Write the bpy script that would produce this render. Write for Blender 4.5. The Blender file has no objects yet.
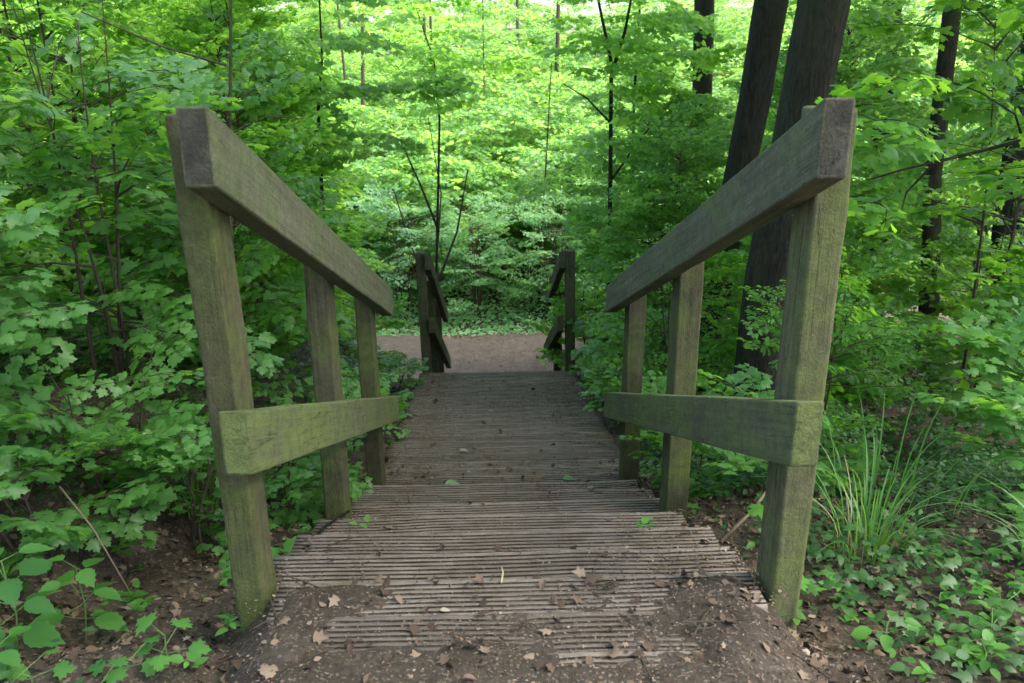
import bpy, bmesh, math
import numpy as np
from mathutils import Matrix, Vector
SC = bpy.context.scene
COL = SC.collection
R = math.radians

# ------------------------------------------------------------------ camera, sky, sun, exposure
cam_d = bpy.data.cameras.new('camera'); cam = bpy.data.objects.new('camera', cam_d); COL.objects.link(cam)
cam_d.sensor_width = 36.0; cam_d.lens = 839.0*36/1024; cam_d.clip_start = 0.05; cam_d.clip_end = 600
pitch, yaw, roll = .3201, .0282, -.0074
Fv = np.array([math.sin(yaw)*math.cos(pitch), math.cos(yaw)*math.cos(pitch), -math.sin(pitch)])
Rv = np.array([math.cos(yaw), -math.sin(yaw), 0]); Uv = np.cross(Rv, Fv)
R2 = Rv*math.cos(roll)+Uv*math.sin(roll); U2 = -Rv*math.sin(roll)+Uv*math.cos(roll)
cam.matrix_world = Matrix(((R2[0], U2[0], -Fv[0], 0), (R2[1], U2[1], -Fv[1], 0), (R2[2], U2[2], -Fv[2], 0), (0, 0, 0, 1)))
cam_d.dof.use_dof = True; cam_d.dof.focus_distance = 3.2; cam_d.dof.aperture_fstop = 7.0
SC.camera = cam
SUN_EL, SUN_AZ = 62, 105          # high and to the right, beyond the big crown
w = bpy.data.worlds.new('World'); SC.world = w; w.use_nodes = True
nt = w.node_tree; bg = nt.nodes['Background']
sky = nt.nodes.new('ShaderNodeTexSky'); sky.sky_type = 'NISHITA'; sky.sun_disc = False
sky.sun_elevation = R(SUN_EL); sky.sun_rotation = R(SUN_AZ); sky.dust_density = 4.0; sky.air_density = 1.0; sky.ozone_density = .4
nt.links.new(sky.outputs[0], bg.inputs[0]); bg.inputs[1].default_value = 0.15
sd = bpy.data.lights.new('sun', 'SUN'); sd.energy = 3.0; sd.angle = R(50); sd.color = (1, .96, .88)
so = bpy.data.objects.new('sun', sd); COL.objects.link(so)
sdir = Vector((math.sin(R(SUN_AZ))*math.cos(R(SUN_EL)), math.cos(R(SUN_AZ))*math.cos(R(SUN_EL)), math.sin(R(SUN_EL))))
so.rotation_euler = (sdir).to_track_quat('Z', 'Y').to_euler()
so.location = (4, 12, 20)
vs = SC.view_settings; SC.display_settings.display_device = 'sRGB'
vs.view_transform = 'Standard'; vs.look = 'None'; vs.gamma = 1; vs.use_curve_mapping = False
vs.exposure = 2.4

# ------------------------------------------------------------------ noise and terrain
class VNoise:
    def __init__(s, seed, n=64): s.g = np.random.default_rng(seed).random((n, n)); s.n = n
    def __call__(s, x, y, f=1.0):
        x = np.asarray(x, float)*f; y = np.asarray(y, float)*f
        xi = np.floor(x).astype(int); yi = np.floor(y).astype(int); fx = x-xi; fy = y-yi
        fx = fx*fx*(3-2*fx); fy = fy*fy*(3-2*fy); n = s.n; g = s.g
        a = g[xi % n, yi % n]; b = g[(xi+1) % n, yi % n]; c = g[xi % n, (yi+1) % n]; d = g[(xi+1) % n, (yi+1) % n]
        return (a*(1-fx)+b*fx)*(1-fy)+(c*(1-fx)+d*fx)*fy
N1, N2, N3, N4 = VNoise(1), VNoise(2), VNoise(3), VNoise(4)
def sst(a, b, x): t = np.clip((np.asarray(x, float)-a)/(b-a), 0, 1); return t*t*(3-2*t)
LAND = -1.257; RISE = .127; PIT = .3257; NZ0 = 1.86        # landing level, step rise and going, first nosing
BW0, BW1, BWZ0, BWZ1 = 4.14, 7.3, -2.20, -2.715            # boardwalk between the two flights
def terrain(x, y):
    x = np.asarray(x, float); y = np.asarray(y, float)
    side = np.interp(y, [-8, 1.2, 1.6, 1.78, 3, 4.15, 7.3, 10.9, 14, 30, 80], [-1.25, -1.25, -1.31, -1.42, -1.75, -2.20, -2.78, -4.30, -4.31, -4.6, -5])
    mid = np.interp(y, [-8, 1.2, 1.84, 1.90, 4.14, 4.2, 7.3, 10.9, 14, 30, 80], [-1.26, -1.2615, -1.2615, -1.46, -2.36, -2.30, -2.86, -4.36, -4.31, -4.6, -5])
    wm = sst(-.70, -.60, x)*(1-sst(.70, .80, x))
    mid = mid-.14*sst(.52, .78, np.abs(x-.06))*(y < 1.86)*sst(1.2, 1.6, y)
    z = side*(1-wm)+mid*wm
    bank = np.interp(y, [-8, 2.0, 6, 9, 12.4, 14], [-1.0, -1.12, -1.75, -2.7, -4.3, -4.3])
    bank = np.maximum(bank, side)
    wl = 1-sst(-2.0, -1.05, x+.25*(N1(x, y, .9)-.5))
    z = z*(1-wl)+bank*wl
    bank2 = np.interp(y, [-8, 2.0, 5, 9, 14, 20], [-1.2, -1.32, -2.55, -3.2, -4.1, -4.3])
    wr = sst(1.0, 2.2, x)
    z = z*(1-wr)+bank2*wr
    n = (N1(x, y, 1.3)-.5)*.10+(N2(x, y, 4.1)-.5)*.05
    out = 1-wm*np.where(y < 11.2, 1, 0)
    n = n*np.clip(out, .0, 1)*sst(.55, 1.1, np.abs(x-.06)+np.where(y > 11.2, 1, 0))
    n = n*np.where((y > 11) & (y < 13.6), .25, 1)
    z = z+n+((N3(x, y, 17)-.5)*.018+(N4(x, y, 47)-.5)*.010)*np.where(out > .5, 1, .45)
    # soil spilled over the ends of the landing boards and in front of them
    m = (N1(x, y, 3.1)-.5)*.30+(N2(x, y, 9)-.5)*.16+(N3(x, y, 31)-.5)*.10
    sp = np.maximum(sst(.36, .60, np.abs(x-.06)+m*.9), 1-sst(1.48, 1.62, y+m*.55))
    z = z+np.where(y < 1.88, sp*.023*(1-sst(1.80, 1.87, y)*(np.abs(x-.06) < .64)), 0)*wm
    return z
def tz(x, y): return float(terrain(np.array([x]), np.array([y]))[0])

# ------------------------------------------------------------------ materials
def newmat(name):
    m = bpy.data.materials.new(name); m.use_nodes = True; return m, m.node_tree, m.node_tree.nodes['Principled BSDF']
def nd(t, ty, **k):
    n = t.nodes.new(ty)
    for a, b in k.items(): setattr(n, a, b)
    return n
def ramp(t, fac, stops):
    r = nd(t, 'ShaderNodeValToRGB'); e = r.color_ramp.elements
    while len(e) < len(stops): e.new(.5)
    for q, (p, c) in zip(e, stops): q.position = p; q.color = (*c, 1)
    t.links.new(fac, r.inputs[0]); return r.outputs[0]
def noise(t, vec, scale, detail=5, rough=.6, dist=0):
    n = nd(t, 'ShaderNodeTexNoise'); n.inputs['Scale'].default_value = scale; n.inputs['Detail'].default_value = detail
    n.inputs['Roughness'].default_value = rough; n.inputs['Distortion'].default_value = dist
    if vec: t.links.new(vec, n.inputs['Vector'])
    return n.outputs['Fac']
def mapv(t, scale, out='Object', rot=0):
    c = nd(t, 'ShaderNodeTexCoord'); m = nd(t, 'ShaderNodeMapping'); m.inputs['Scale'].default_value = scale
    q = nd(t, 'ShaderNodeMapping'); q.inputs['Rotation'].default_value = (rot, 0, 0)
    t.links.new(c.outputs[out], q.inputs['Vector']); t.links.new(q.outputs[0], m.inputs['Vector']); return m.outputs[0]
def mix(t, f, a, b, mode='MIX'):
    m = nd(t, 'ShaderNodeMix', data_type='RGBA', blend_type=mode)
    for s, v in ((0, f), (6, a), (7, b)):
        if hasattr(v, 'links') or hasattr(v, 'is_linked'): t.links.new(v, m.inputs[s])
        else: m.inputs[s].default_value = v if s == 0 else (*v, 1)
    return m.outputs[2]
def bump(t, bs, h, strength, dist):
    b = nd(t, 'ShaderNodeBump'); b.inputs['Strength'].default_value = strength; b.inputs['Distance'].default_value = dist
    t.links.new(h, b.inputs['Height']); t.links.new(b.outputs[0], bs.inputs['Normal']); return b

def wood(name, wood_a, wood_b, algae, amount, grain=(60, 60, 2.2), lo=.42, hi=.62, rot=0, crack=.65):
    """weathered timber, grain along local z (posts) or local y (rails), with patchy green algae"""
    m, t, bs = newmat(name)
    v = mapv(t, grain, rot=rot)
    g = noise(t, v, 1.0, 6, .65, .4)
    base = ramp(t, g, [(.30, tuple(q*.8 for q in wood_a)), (.70, wood_b)])
    v2 = mapv(t, tuple(1+.25*s for s in grain) if False else (3, 3, 3))
    pat = noise(t, v2, 1.2, 7, .72)
    ps = ramp(t, pat, [(lo, (0, 0, 0)), (hi, (1, 1, 1))])
    mm = nd(t, 'ShaderNodeMath', operation='MULTIPLY'); t.links.new(ps, mm.inputs[0]); mm.inputs[1].default_value = amount
    c = mix(t, mm.outputs[0], base, algae)
    fine = noise(t, mapv(t, (1, 1, 1)), 160, 3, .7)
    c = mix(t, .35, c, ramp(t, fine, [(.3, (.35, .35, .35)), (.75, (1.45, 1.45, 1.4))]), 'MULTIPLY')
    bl2 = noise(t, mapv(t, tuple(min(q, 9) for q in grain), rot=rot), .9, 6, .7, .6)
    c = mix(t, ramp(t, bl2, [(.50, (0, 0, 0)), (.66, (.75, .75, .75))]), c, tuple(q*.62 for q in wood_b))
    # drying cracks along the grain
    cr = noise(t, mapv(t, tuple(s*.55 for s in grain), rot=rot), 1.0, 3, .5, .8)
    ck = ramp(t, cr, [(.0, (1, 1, 1)), (.485, (1, 1, 1)), (.5, (.10, .09, .08)), (.515, (1, 1, 1))])
    msk = ramp(t, noise(t, v2, 1.7, 3, .5), [(.47, (0, 0, 0)), (.55, (1, 1, 1))])
    c = mix(t, msk, c, mix(t, crack, c, ck, 'MULTIPLY'))
    blot = noise(t, mapv(t, (1, 1, 1)), 26, 6, .75)
    c = mix(t, .55, c, ramp(t, blot, [(.32, (.42, .42, .42)), (.70, (1.40, 1.42, 1.28))]), 'MULTIPLY')
    t.links.new(c, bs.inputs['Base Color']); bs.inputs['Roughness'].default_value = .85
    bs.inputs['Specular IOR Level'].default_value = .25
    h = nd(t, 'ShaderNodeMath', operation='ADD'); t.links.new(g, h.inputs[0]); t.links.new(fine, h.inputs[1])
    bump(t, bs, h.outputs[0], .8, .004)
    return m
GZ, GY = (55, 55, 2.0), (55, 2.0, 55)
M_post = wood('mossy_post_wood', (.052, .047, .026), (.104, .095, .052), (.088, .112, .030), .95, GZ)
M_postg = wood('pale_green_post_wood', (.075, .070, .038), (.155, .148, .082), (.120, .150, .042), .75, GZ, crack=1.0)
M_rail = wood('grey_rail_wood', (.080, .078, .052), (.155, .148, .102), (.092, .116, .046), .85, GY, rot=.3733)
M_raillow = wood('green_rail_wood', (.070, .068, .044), (.140, .132, .085), (.112, .145, .045), .95, GY, .35, .58, rot=.3733)
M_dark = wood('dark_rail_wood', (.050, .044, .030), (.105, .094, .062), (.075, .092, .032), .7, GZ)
M_end = wood('dark_end_grain', (.050, .046, .036), (.090, .084, .066), (.060, .066, .036), .45, (30, 6, 30))
M_endg = wood('algae_end_grain', (.10, .115, .045), (.165, .19, .078), (.14, .175, .055), .8, (30, 6, 30), .3, .55)

def mat_board():
    m, t, bs = newmat('weathered_deck_board')
    g = noise(t, mapv(t, (5, 22, 22)), 1.0, 7, .7)
    oi = nd(t, 'ShaderNodeObjectInfo')
    base = ramp(t, g, [(.28, (.090, .076, .066)), (.5, (.168, .142, .128)), (.75, (.25, .216, .196))])
    tone = ramp(t, oi.outputs['Random'], [(0, (.62, .60, .58)), (1, (.98, .95, .92))])
    c = mix(t, 1, base, tone, 'MULTIPLY')
    d = noise(t, mapv(t, (1, 1, 1)), 5.5, 8, .75)
    c = mix(t, ramp(t, d, [(.46, (0, 0, 0)), (.64, (.75, .75, .75))]), c, (.095, .068, .050))
    sp = noise(t, mapv(t, (1, 1, 1)), 210, 2, .6)
    c = mix(t, ramp(t, sp, [(.66, (0, 0, 0)), (.70, (.6, .6, .6))]), c, (.42, .36, .30))
    t.links.new(c, bs.inputs['Base Color']); bs.inputs['Roughness'].default_value = .82; bs.inputs['Specular IOR Level'].default_value = .3
    bump(t, bs, noise(t, mapv(t, (30, 90, 90)), 1, 4, .6), .35, .002)
    return m
M_board = mat_board()

def mat_soil(name, a, b, c3, fleck):
    m, t, bs = newmat(name)
    v = mapv(t, (1, 1, 1))
    n1 = noise(t, v, 7, 9, .75); n2 = noise(t, v, 60, 5, .7)
    vo = nd(t, 'ShaderNodeTexVoronoi'); vo.inputs['Scale'].default_value = 160; t.links.new(v, vo.inputs['Vector'])
    base = ramp(t, n1, [(.3, a), (.55, b), (.75, c3)])
    c = mix(t, .6, base, ramp(t, n2, [(.3, (.45, .42, .4)), (.7, (1.5, 1.45, 1.4))]), 'MULTIPLY')
    r = nd(t, 'ShaderNodeSeparateColor'); t.links.new(vo.outputs['Color'], r.inputs[0])
    f = ramp(t, r.outputs[0], [(.90, (0, 0, 0)), (.92, (.6, .6, .6))])
    c = mix(t, f, c, fleck)
    t.links.new(c, bs.inputs['Base Color']); bs.inputs['Roughness'].default_value = .95; bs.inputs['Specular IOR Level'].default_value = .15
    ad = nd(t, 'ShaderNodeMath', operation='ADD'); t.links.new(n2, ad.inputs[0]); t.links.new(n1, ad.inputs[1])
    bump(t, bs, ad.outputs[0], .8, .012)
    return m
M_soil = mat_soil('forest_soil', (.038, .030, .024), (.064, .051, .042), (.095, .077, .065), (.17, .14, .115))
M_groove = mat_soil('dirt_and_shade_in_grooves', (.020, .016, .012), (.040, .032, .026), (.060, .049, .040), (.09, .075, .062))  # groove dirt, darkened and carried up the walls to stand in for shade
M_path = mat_soil('trodden_earth_path', (.040, .032, .027), (.066, .055, .048), (.098, .082, .074), (.21, .185, .16))

def mat_leaf(name, ca, cb, ta, tb, trans=.45, rough=.42, spec=.5):
    m, t, bs = newmat(name)
    at = nd(t, 'ShaderNodeAttribute', attribute_name='tint'); s = nd(t, 'ShaderNodeSeparateColor'); t.links.new(at.outputs['Color'], s.inputs[0])
    base = ramp(t, s.outputs[0], [(0, ca), (1, cb)]); tr = ramp(t, s.outputs[0], [(0, ta), (1, tb)])
    oi = nd(t, 'ShaderNodeObjectInfo')
    k = ramp(t, oi.outputs['Random'], [(0, (.82, .85, .95)), (1, (1.15, 1.10, .95))])
    base = mix(t, 1, base, k, 'MULTIPLY'); tr = mix(t, 1, tr, k, 'MULTIPLY')
    t.links.new(base, bs.inputs['Base Color']); bs.inputs['Roughness'].default_value = rough; bs.inputs['Specular IOR Level'].default_value = spec
    tl = nd(t, 'ShaderNodeBsdfTranslucent'); t.links.new(tr, tl.inputs[0])
    mx = nd(t, 'ShaderNodeMixShader'); mx.inputs[0].default_value = trans
    t.links.new(bs.outputs[0], mx.inputs[1]); t.links.new(tl.outputs[0], mx.inputs[2])
    t.links.new(mx.outputs[0], t.nodes['Material Output'].inputs[0])
    return m
M_maple = mat_leaf('maple_leaf', (.055, .17, .036), (.105, .26, .048), (.18, .46, .03), (.36, .68, .055), .55)
M_bright = mat_leaf('young_leaf', (.07, .20, .055), (.12, .27, .085), (.26, .52, .06), (.42, .68, .16), .57)
M_front = mat_leaf('pale_maple_leaf', (.070, .20, .050), (.125, .28, .075), (.18, .46, .04), (.34, .64, .07), .5, .38, .55)
M_young = mat_leaf('backlit_young_leaf', (.09, .25, .04), (.16, .34, .065), (.28, .58, .05), (.48, .78, .13), .6)  # raised leaf colours put in the backlight these shaded maples lack
M_blue = mat_leaf('blue_green_leaf', (.10, .27, .11), (.18, .37, .18), (.25, .52, .14), (.40, .68, .24), .5, .42)
M_ivy = mat_leaf('ivy_leaf', (.016, .060, .020), (.045, .122, .034), (.05, .17, .02), (.14, .32, .04), .3, .48, .4)
M_herb = mat_leaf('herb_leaf', (.045, .16, .028), (.085, .24, .040), (.14, .42, .025), (.28, .62, .04), .45, .5)
M_grass = mat_leaf('grass_blade', (.05, .16, .03), (.11, .26, .06), (.15, .42, .03), (.28, .58, .06), .4, .45)
M_straw = mat_leaf('dry_stalk', (.30, .24, .14), (.42, .36, .24), (.2, .16, .08), (.3, .25, .14), .15, .7, .2)
def mat_litter():
    m, t, bs = newmat('dead_leaf_litter')
    at = nd(t, 'ShaderNodeAttribute', attribute_name='tint'); s = nd(t, 'ShaderNodeSeparateColor'); t.links.new(at.outputs['Color'], s.inputs[0])
    c = ramp(t, s.outputs[0], [(0, (.050, .033, .024)), (.45, (.105, .068, .048)), (.8, (.19, .135, .10)), (.97, (.20, .155, .12)), (1, (.30, .25, .21))])
    t.links.new(c, bs.inputs['Base Color']); bs.inputs['Roughness'].default_value = .8; bs.inputs['Specular IOR Level'].default_value = .25
    return m
M_litter = mat_litter()
def mat_plain(name, c, rough=.8, var=.3, sc=30, b=.4, bd=.004):
    m, t, bs = newmat(name); n = noise(t, mapv(t, (1, 1, 1)), sc, 6, .7)
    k = ramp(t, n, [(.3, tuple(x*(1-var) for x in c)), (.7, tuple(x*(1+var) for x in c))])
    t.links.new(k, bs.inputs['Base Color']); bs.inputs['Roughness'].default_value = rough; bs.inputs['Specular IOR Level'].default_value = .25
    bump(t, bs, n, b, bd); return m
M_twig = mat_plain('twig_bark', (.055, .042, .030))
M_gstem = mat_plain('green_stem', (.10, .17, .05), .6)
def mat_bark(name, a, b, moss, amt):
    m, t, bs = newmat(name)
    g = noise(t, mapv(t, (26, 26, 5)), 1, 9, .78, 1.6)
    c = ramp(t, g, [(.38, a), (.62, b)])
    p = ramp(t, noise(t, mapv(t, (1, 1, .5)), 3.2, 7, .7), [(.45, (0, 0, 0)), (.65, (amt, amt, amt))])
    c = mix(t, p, c, moss)
    t.links.new(c, bs.inputs['Base Color']); bs.inputs['Roughness'].default_value = .92; bs.inputs['Specular IOR Level'].default_value = .2
    bump(t, bs, g, 1.0, .05); return m
M_bark = mat_bark('tree_bark', (.012, .011, .008), (.066, .060, .044), (.045, .060, .020), .85)
M_barkd = mat_bark('dark_bark', (.012, .011, .008), (.042, .038, .028), (.03, .045, .015), .5)
M_barkp = mat_bark('pale_bark', (.06, .052, .036), (.14, .125, .085), (.09, .12, .05), .5)

# ------------------------------------------------------------------ object helpers
def tag(o, label=None, cat=None, group=None, kind=None):
    for k, v in (('label', label), ('category', cat), ('group', group), ('kind', kind)):
        if v: o[k] = v
    return o
def empty(name, loc, label=None, cat=None, group=None, rz=0):
    o = bpy.data.objects.new(name, None); COL.objects.link(o); o.location = loc; o.rotation_euler = (0, 0, rz); o.empty_display_size = .1
    return tag(o, label, cat, group)
def link(name, me, parent=None, mat=None):
    o = bpy.data.objects.new(name, me); COL.objects.link(o)
    if parent: o.parent = parent
    if mat and not me.materials: me.materials.append(mat)
    return o
def mesh_np(name, V, Fs, tint=None, smooth=False, mat=None):
    """V (n,3); Fs list of index arrays (m,k)"""
    me = bpy.data.meshes.new(name); V = np.asarray(V, np.float32)
    me.vertices.add(len(V)); me.vertices.foreach_set('co', V.ravel())
    Fs = [np.asarray(f, np.int32) for f in Fs if len(f)]
    idx = np.concatenate([f.ravel() for f in Fs]); sz = np.concatenate([np.full(len(f), f.shape[1], np.int32) for f in Fs])
    st = np.concatenate([[0], np.cumsum(sz)[:-1]]).astype(np.int32)
    me.loops.add(len(idx)); me.loops.foreach_set('vertex_index', idx)
    me.polygons.add(len(sz)); me.polygons.foreach_set('loop_start', st); me.polygons.foreach_set('loop_total', sz)
    if smooth: me.polygons.foreach_set('use_smooth', np.ones(len(sz), bool))
    me.update(calc_edges=True)
    if tint is not None:
        a = me.color_attributes.new('tint', 'FLOAT_COLOR', 'POINT')
        c = np.ones((len(V), 4), np.float32); c[:, :3] = tint; a.data.foreach_set('color', c.ravel())
    if mat: me.materials.append(mat)
    return me
def bm_mesh(name, bm, mat, smooth=False):
    me = bpy.data.meshes.new(name); bmesh.ops.recalc_face_normals(bm, faces=bm.faces); bm.to_mesh(me); bm.free(); me.materials.append(mat)
    if smooth:
        for p in me.polygons: p.use_smooth = True
    return me

# ------------------------------------------------------------------ THE SETTING
def grid_mesh(name, xs, ys, fz, mat):
    X, Y = np.meshgrid(xs, ys); Z = fz(X, Y); V = np.stack([X, Y, Z], -1).reshape(-1, 3)
    nx, ny = len(xs), len(ys); i = np.arange(nx*ny).reshape(ny, nx)
    F = np.stack([i[:-1, :-1], i[:-1, 1:], i[1:, 1:], i[1:, :-1]], -1).reshape(-1, 4)
    return mesh_np(name, V, [F], smooth=True, mat=mat)
xs = np.concatenate([np.linspace(-120, -8, 14)[:-1], np.linspace(-8, -2.4, 50)[:-1], np.arange(-2.4, 2.4, .016), np.linspace(2.4, 8, 50), np.linspace(8, 120, 14)[1:]])
ys = np.concatenate([np.linspace(-60, -3, 10)[:-1], np.linspace(-3, 1.1, 30)[:-1], np.arange(1.1, 4.6, .016), np.linspace(4.6, 16, 160), np.linspace(16, 200, 30)[1:]])
tag(link('ground', grid_mesh('ground', xs, ys, terrain, M_soil)), kind='structure')
def path_mesh():
    u = np.linspace(-11, 9, 220); V = []; F = []; n = 14
    for i, x in enumerate(u):
        c = 12.25+.035*(x+.3)**2*(1 if x < 0 else .9); hw = 1.25+.14*math.sin(x*1.7)+.1*math.sin(x*4.3)
        for j in range(n+1):
            s = j/n*2-1; y = c+s*hw; V.append((x, y, 0))
    V = np.array(V); s = np.tile(np.abs(np.linspace(-1, 1, n+1)), len(u))
    V[:, 2] = terrain(V[:, 0], V[:, 1])+.03-.05*sst(.8, 1, s)+(N3(V[:, 0], V[:, 1], 3)-.5)*.02
    i = np.arange(len(V)).reshape(len(u), n+1)
    return mesh_np('path', V, [np.stack([i[:-1, :-1], i[1:, :-1], i[1:, 1:], i[:-1, 1:]], -1).reshape(-1, 4)], smooth=True, mat=M_path)
tag(link('path', path_mesh()), kind='structure')

# ------------------------------------------------------------------ BOARDS
rng = np.random.default_rng(11)
def board_mesh(width, x0, x1, grooves=7, thick=.032, seed=0, gd=.0112):
    """grooved deck board, long side along x, far edge at y = 0, near edge at y = -width, top at z = 0"""
    r = np.random.default_rng(seed); prof = [(-width, -thick), (-width, -.003), (-width+.003, 0)]
    pit = width/(grooves+.75); g0 = -width+pit*.55
    for k in range(grooves):
        y = g0+k*pit
        prof += [(y-.0040, 0), (y-.0031, -gd), (y+.0031, -gd), (y+.0040, 0)]
    prof += [(-.003, 0), (0, -.003), (0, -thick)]
    prof = [prof[i] for i in range(len(prof)) if i == 0 or prof[i][0] >= prof[i-1][0]-1e-9]
    ns = 26; X = np.linspace(x0, x1, ns); n = len(prof); P = np.array(prof)
    V = np.zeros((ns, n, 3)); V[..., 0] = X[:, None]; V[..., 1] = P[None, :, 0]; V[..., 2] = P[None, :, 1]
    wob = np.interp(X, np.linspace(x0, x1, 7), r.normal(0, .0022, 7)); V[..., 2] += wob[:, None]
    V[..., 1] += np.interp(X, np.linspace(x0, x1, 6), r.normal(0, .0018, 6))[:, None]
    # worn tops: crest heights vary
    top = P[:, 1] >= -.004
    V[:, top, 2] -= np.abs(r.normal(0, .0009, (ns, top.sum())))
    i = np.arange(ns*n).reshape(ns, n); j = np.roll(i, -1, 1)
    F = np.stack([i[:-1], j[:-1], j[1:], i[1:]], -1).reshape(-1, 4)
    me = mesh_np('board', V.reshape(-1, 3), [F, i[0][None, ::-1], i[-1][None]], mat=M_board); me.materials.append(M_groove)
    zlo = np.minimum(P[:, 1], np.roll(P[:, 1], -1)); nb_ = np.tile((zlo < -gd*.9) & (zlo > -gd*1.1), ns-1); mi = np.zeros(len(me.polygons), np.int32); mi[:len(nb_)] = nb_; me.polygons.foreach_set('material_index', mi)
    return me
def put_board(parent, y, z, x0, x1, width=.143, name='deck_board', tilt=0, seed=0, grooves=7, gd=.0072):
    o = link(name, board_mesh(width, x0, x1, grooves, seed=seed, gd=gd), parent)
    o.location = (0, y, z); o.rotation_euler = (tilt, float(rng.normal(0, .0035)), float(rng.normal(0, .003)))
    return o
def bar(name, parent, pts, mat):
    """closed hexahedron from 8 corners: bottom ring then top ring, edges lightly bevelled"""
    bm = bmesh.new(); v = [bm.verts.new(p) for p in pts]
    for f in ((0, 3, 2, 1), (4, 5, 6, 7), (0, 1, 5, 4), (1, 2, 6, 5), (2, 3, 7, 6), (3, 0, 4, 7)): bm.faces.new([v[i] for i in f])
    bmesh.ops.bevel(bm, geom=bm.edges[:], offset=.004, segments=2, affect='EDGES', profile=.5)
    return link(name, bm_mesh(name, bm, mat), parent)
def stringer(parent, x, y0, z0, y1, z1, h=.12, t=.045, mat=None):
    a = [(x, y0, z0-h), (x+t, y0, z0-h), (x+t, y1, z1-h), (x, y1, z1-h)]
    return bar('stringer', parent, a+[(p[0], p[1], p[2]+h) for p in a], mat or M_dark)

st = empty('upper_stairs', (0, 0, 0), 'wide grooved timber steps dropping from the soil landing between the two long near handrails', 'stairs')
k = 0
for i in range(4):                                    # landing boards, partly under soil
    put_board(st, 1.86-i*.148, LAND, (-.545, -.43, -.38, -.36)[i], (.665, .53, .47, .46)[i], .145, 'landing_board', seed=i)
for s in range(1, 8):
    yn = NZ0+s*PIT; z = LAND-s*RISE
    l, r_ = -.655+float(rng.normal(0, .012)), .742+float(rng.normal(0, .010))
    put_board(st, yn, z, l, r_, .160, 'tread_board', seed=20+2*s)
    put_board(st, yn-.165, z+.001, l+.006, r_-.004, .160, 'tread_board', seed=21+2*s)
for x in (-.56, .60): stringer(st, x, 1.9, LAND-.17, BW0-.02, LAND-.17-RISE*6.95)
bwk = empty('boardwalk', (0, 0, 0), 'gently sloping grooved plank walkway between the two flights of steps', 'boardwalk')
tilt = math.atan2(BWZ1-BWZ0, BW1-BW0); nb = 22; dy = (BW1-BW0)/nb
for i in range(nb):
    y = BW0+(i+1)*dy; z = BWZ0+(BWZ1-BWZ0)*(i+1)/nb
    put_board(bwk, y, z+float(rng.normal(0, .0009)), -.64+float(rng.normal(0, .012)), .79+float(rng.normal(0, .012)), dy-.011, 'deck_board', tilt, 60+i, 4, .006).rotation_euler.z = float(rng.normal(0, .008))
for x in (-.52, .60): stringer(bwk, x, BW0+.01, BWZ0-.045, BW1-.02, BWZ1-.045)
lo = empty('lower_stairs', (0, 0, 0), 'second flight of timber steps beyond the boardwalk, leading down to the path', 'stairs')
for s in range(1, 11):
    yn = BW1+s*.33; z = BWZ1-s*.155
    put_board(lo, yn, z, -.60, .76, .160, 'tread_board', seed=100+2*s); put_board(lo, yn-.165, z+.001, -.60, .76, .160, 'tread_board', seed=101+2*s)
for x in (-.52, .60): stringer(lo, x, BW1+.02, BWZ1-.20, BW1+3.28, BWZ1-.20-1.53)

# ------------------------------------------------------------------ HANDRAILS
def rail(parent, name, xi, xo, y0, y1, z0, slope, mat, endmat, h=.150, dz=0):
    """square-cut sloping rail; its two ends get their own end-grain face"""
    z1 = z0-slope*(y1-y0); bm = bmesh.new()
    a, b = min(xi, xo), max(xi, xo); ny = 12
    rg = np.random.default_rng(int(abs(y0*1000+z0*777+xi*31)))
    rings = []
    for i in range(ny+1):
        t = i/ny; y = y0+(y1-y0)*t; z = z0+(z1-z0)*t; d = rg.normal(0, .0012, 2) if 0 < i < ny else (0, 0)
        rings.append([bm.verts.new(p) for p in ((a+d[0], y, z-h), (b+d[0], y, z-h), (b+d[0], y, z+d[1]), (a+d[0], y, z+d[1]))])
    for i in range(ny):
        for j in range(4): bm.faces.new([rings[i][j], rings[i][(j+1) % 4], rings[i+1][(j+1) % 4], rings[i+1][j]])
    e0 = bm.faces.new(rings[0]); e1 = bm.faces.new(rings[-1]); e0.material_index = e1.material_index = 1
    bmesh.ops.recalc_face_normals(bm, faces=bm.faces); bm.normal_update()
    ed = [e for e in bm.edges if len(e.link_faces) == 2 and e.calc_face_angle(0) > .6]
    bmesh.ops.bevel(bm, geom=ed, offset=.006, segments=3, affect='EDGES', profile=.5, material=0)
    me = bm_mesh(name, bm, mat); me.materials.append(endmat)
    return link(name, me, parent)
def post(parent, xi, xo, y0, y1, zt, zb, mat, lean=(0, 0)):
    a, b = min(xi, xo), max(xi, xo); bm = bmesh.new(); nz = 14; rings = []
    rg = np.random.default_rng(int(abs(xi*991+y0*773)*10))
    for i in range(nz+1):
        t = i/nz; z = zb+(zt-zb)*t; dx = lean[0]*(1-t)+rg.normal(0, .0013); dyy = lean[1]*(1-t)+rg.normal(0, .0013)
        rings.append([bm.verts.new((x+dx, y+dyy, z)) for x, y in ((a, y0), (b, y0), (b, y1), (a, y1))])
    for i in range(nz):
        for j in range(4): bm.faces.new([rings[i][j], rings[i][(j+1) % 4], rings[i+1][(j+1) % 4], rings[i+1][j]])
    bm.faces.new(rings[0]); bm.faces.new(rings[-1]); bmesh.ops.recalc_face_normals(bm, faces=bm.faces); bm.normal_update()
    ed = [e for e in bm.edges if len(e.link_faces) == 2 and e.calc_face_angle(0) > .6]
    bmesh.ops.bevel(bm, geom=ed, offset=.008, segments=3, affect='EDGES', profile=.5)
    return link('post', bm_mesh('post', bm, mat), parent)
SL = math.tan(.3733)
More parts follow.
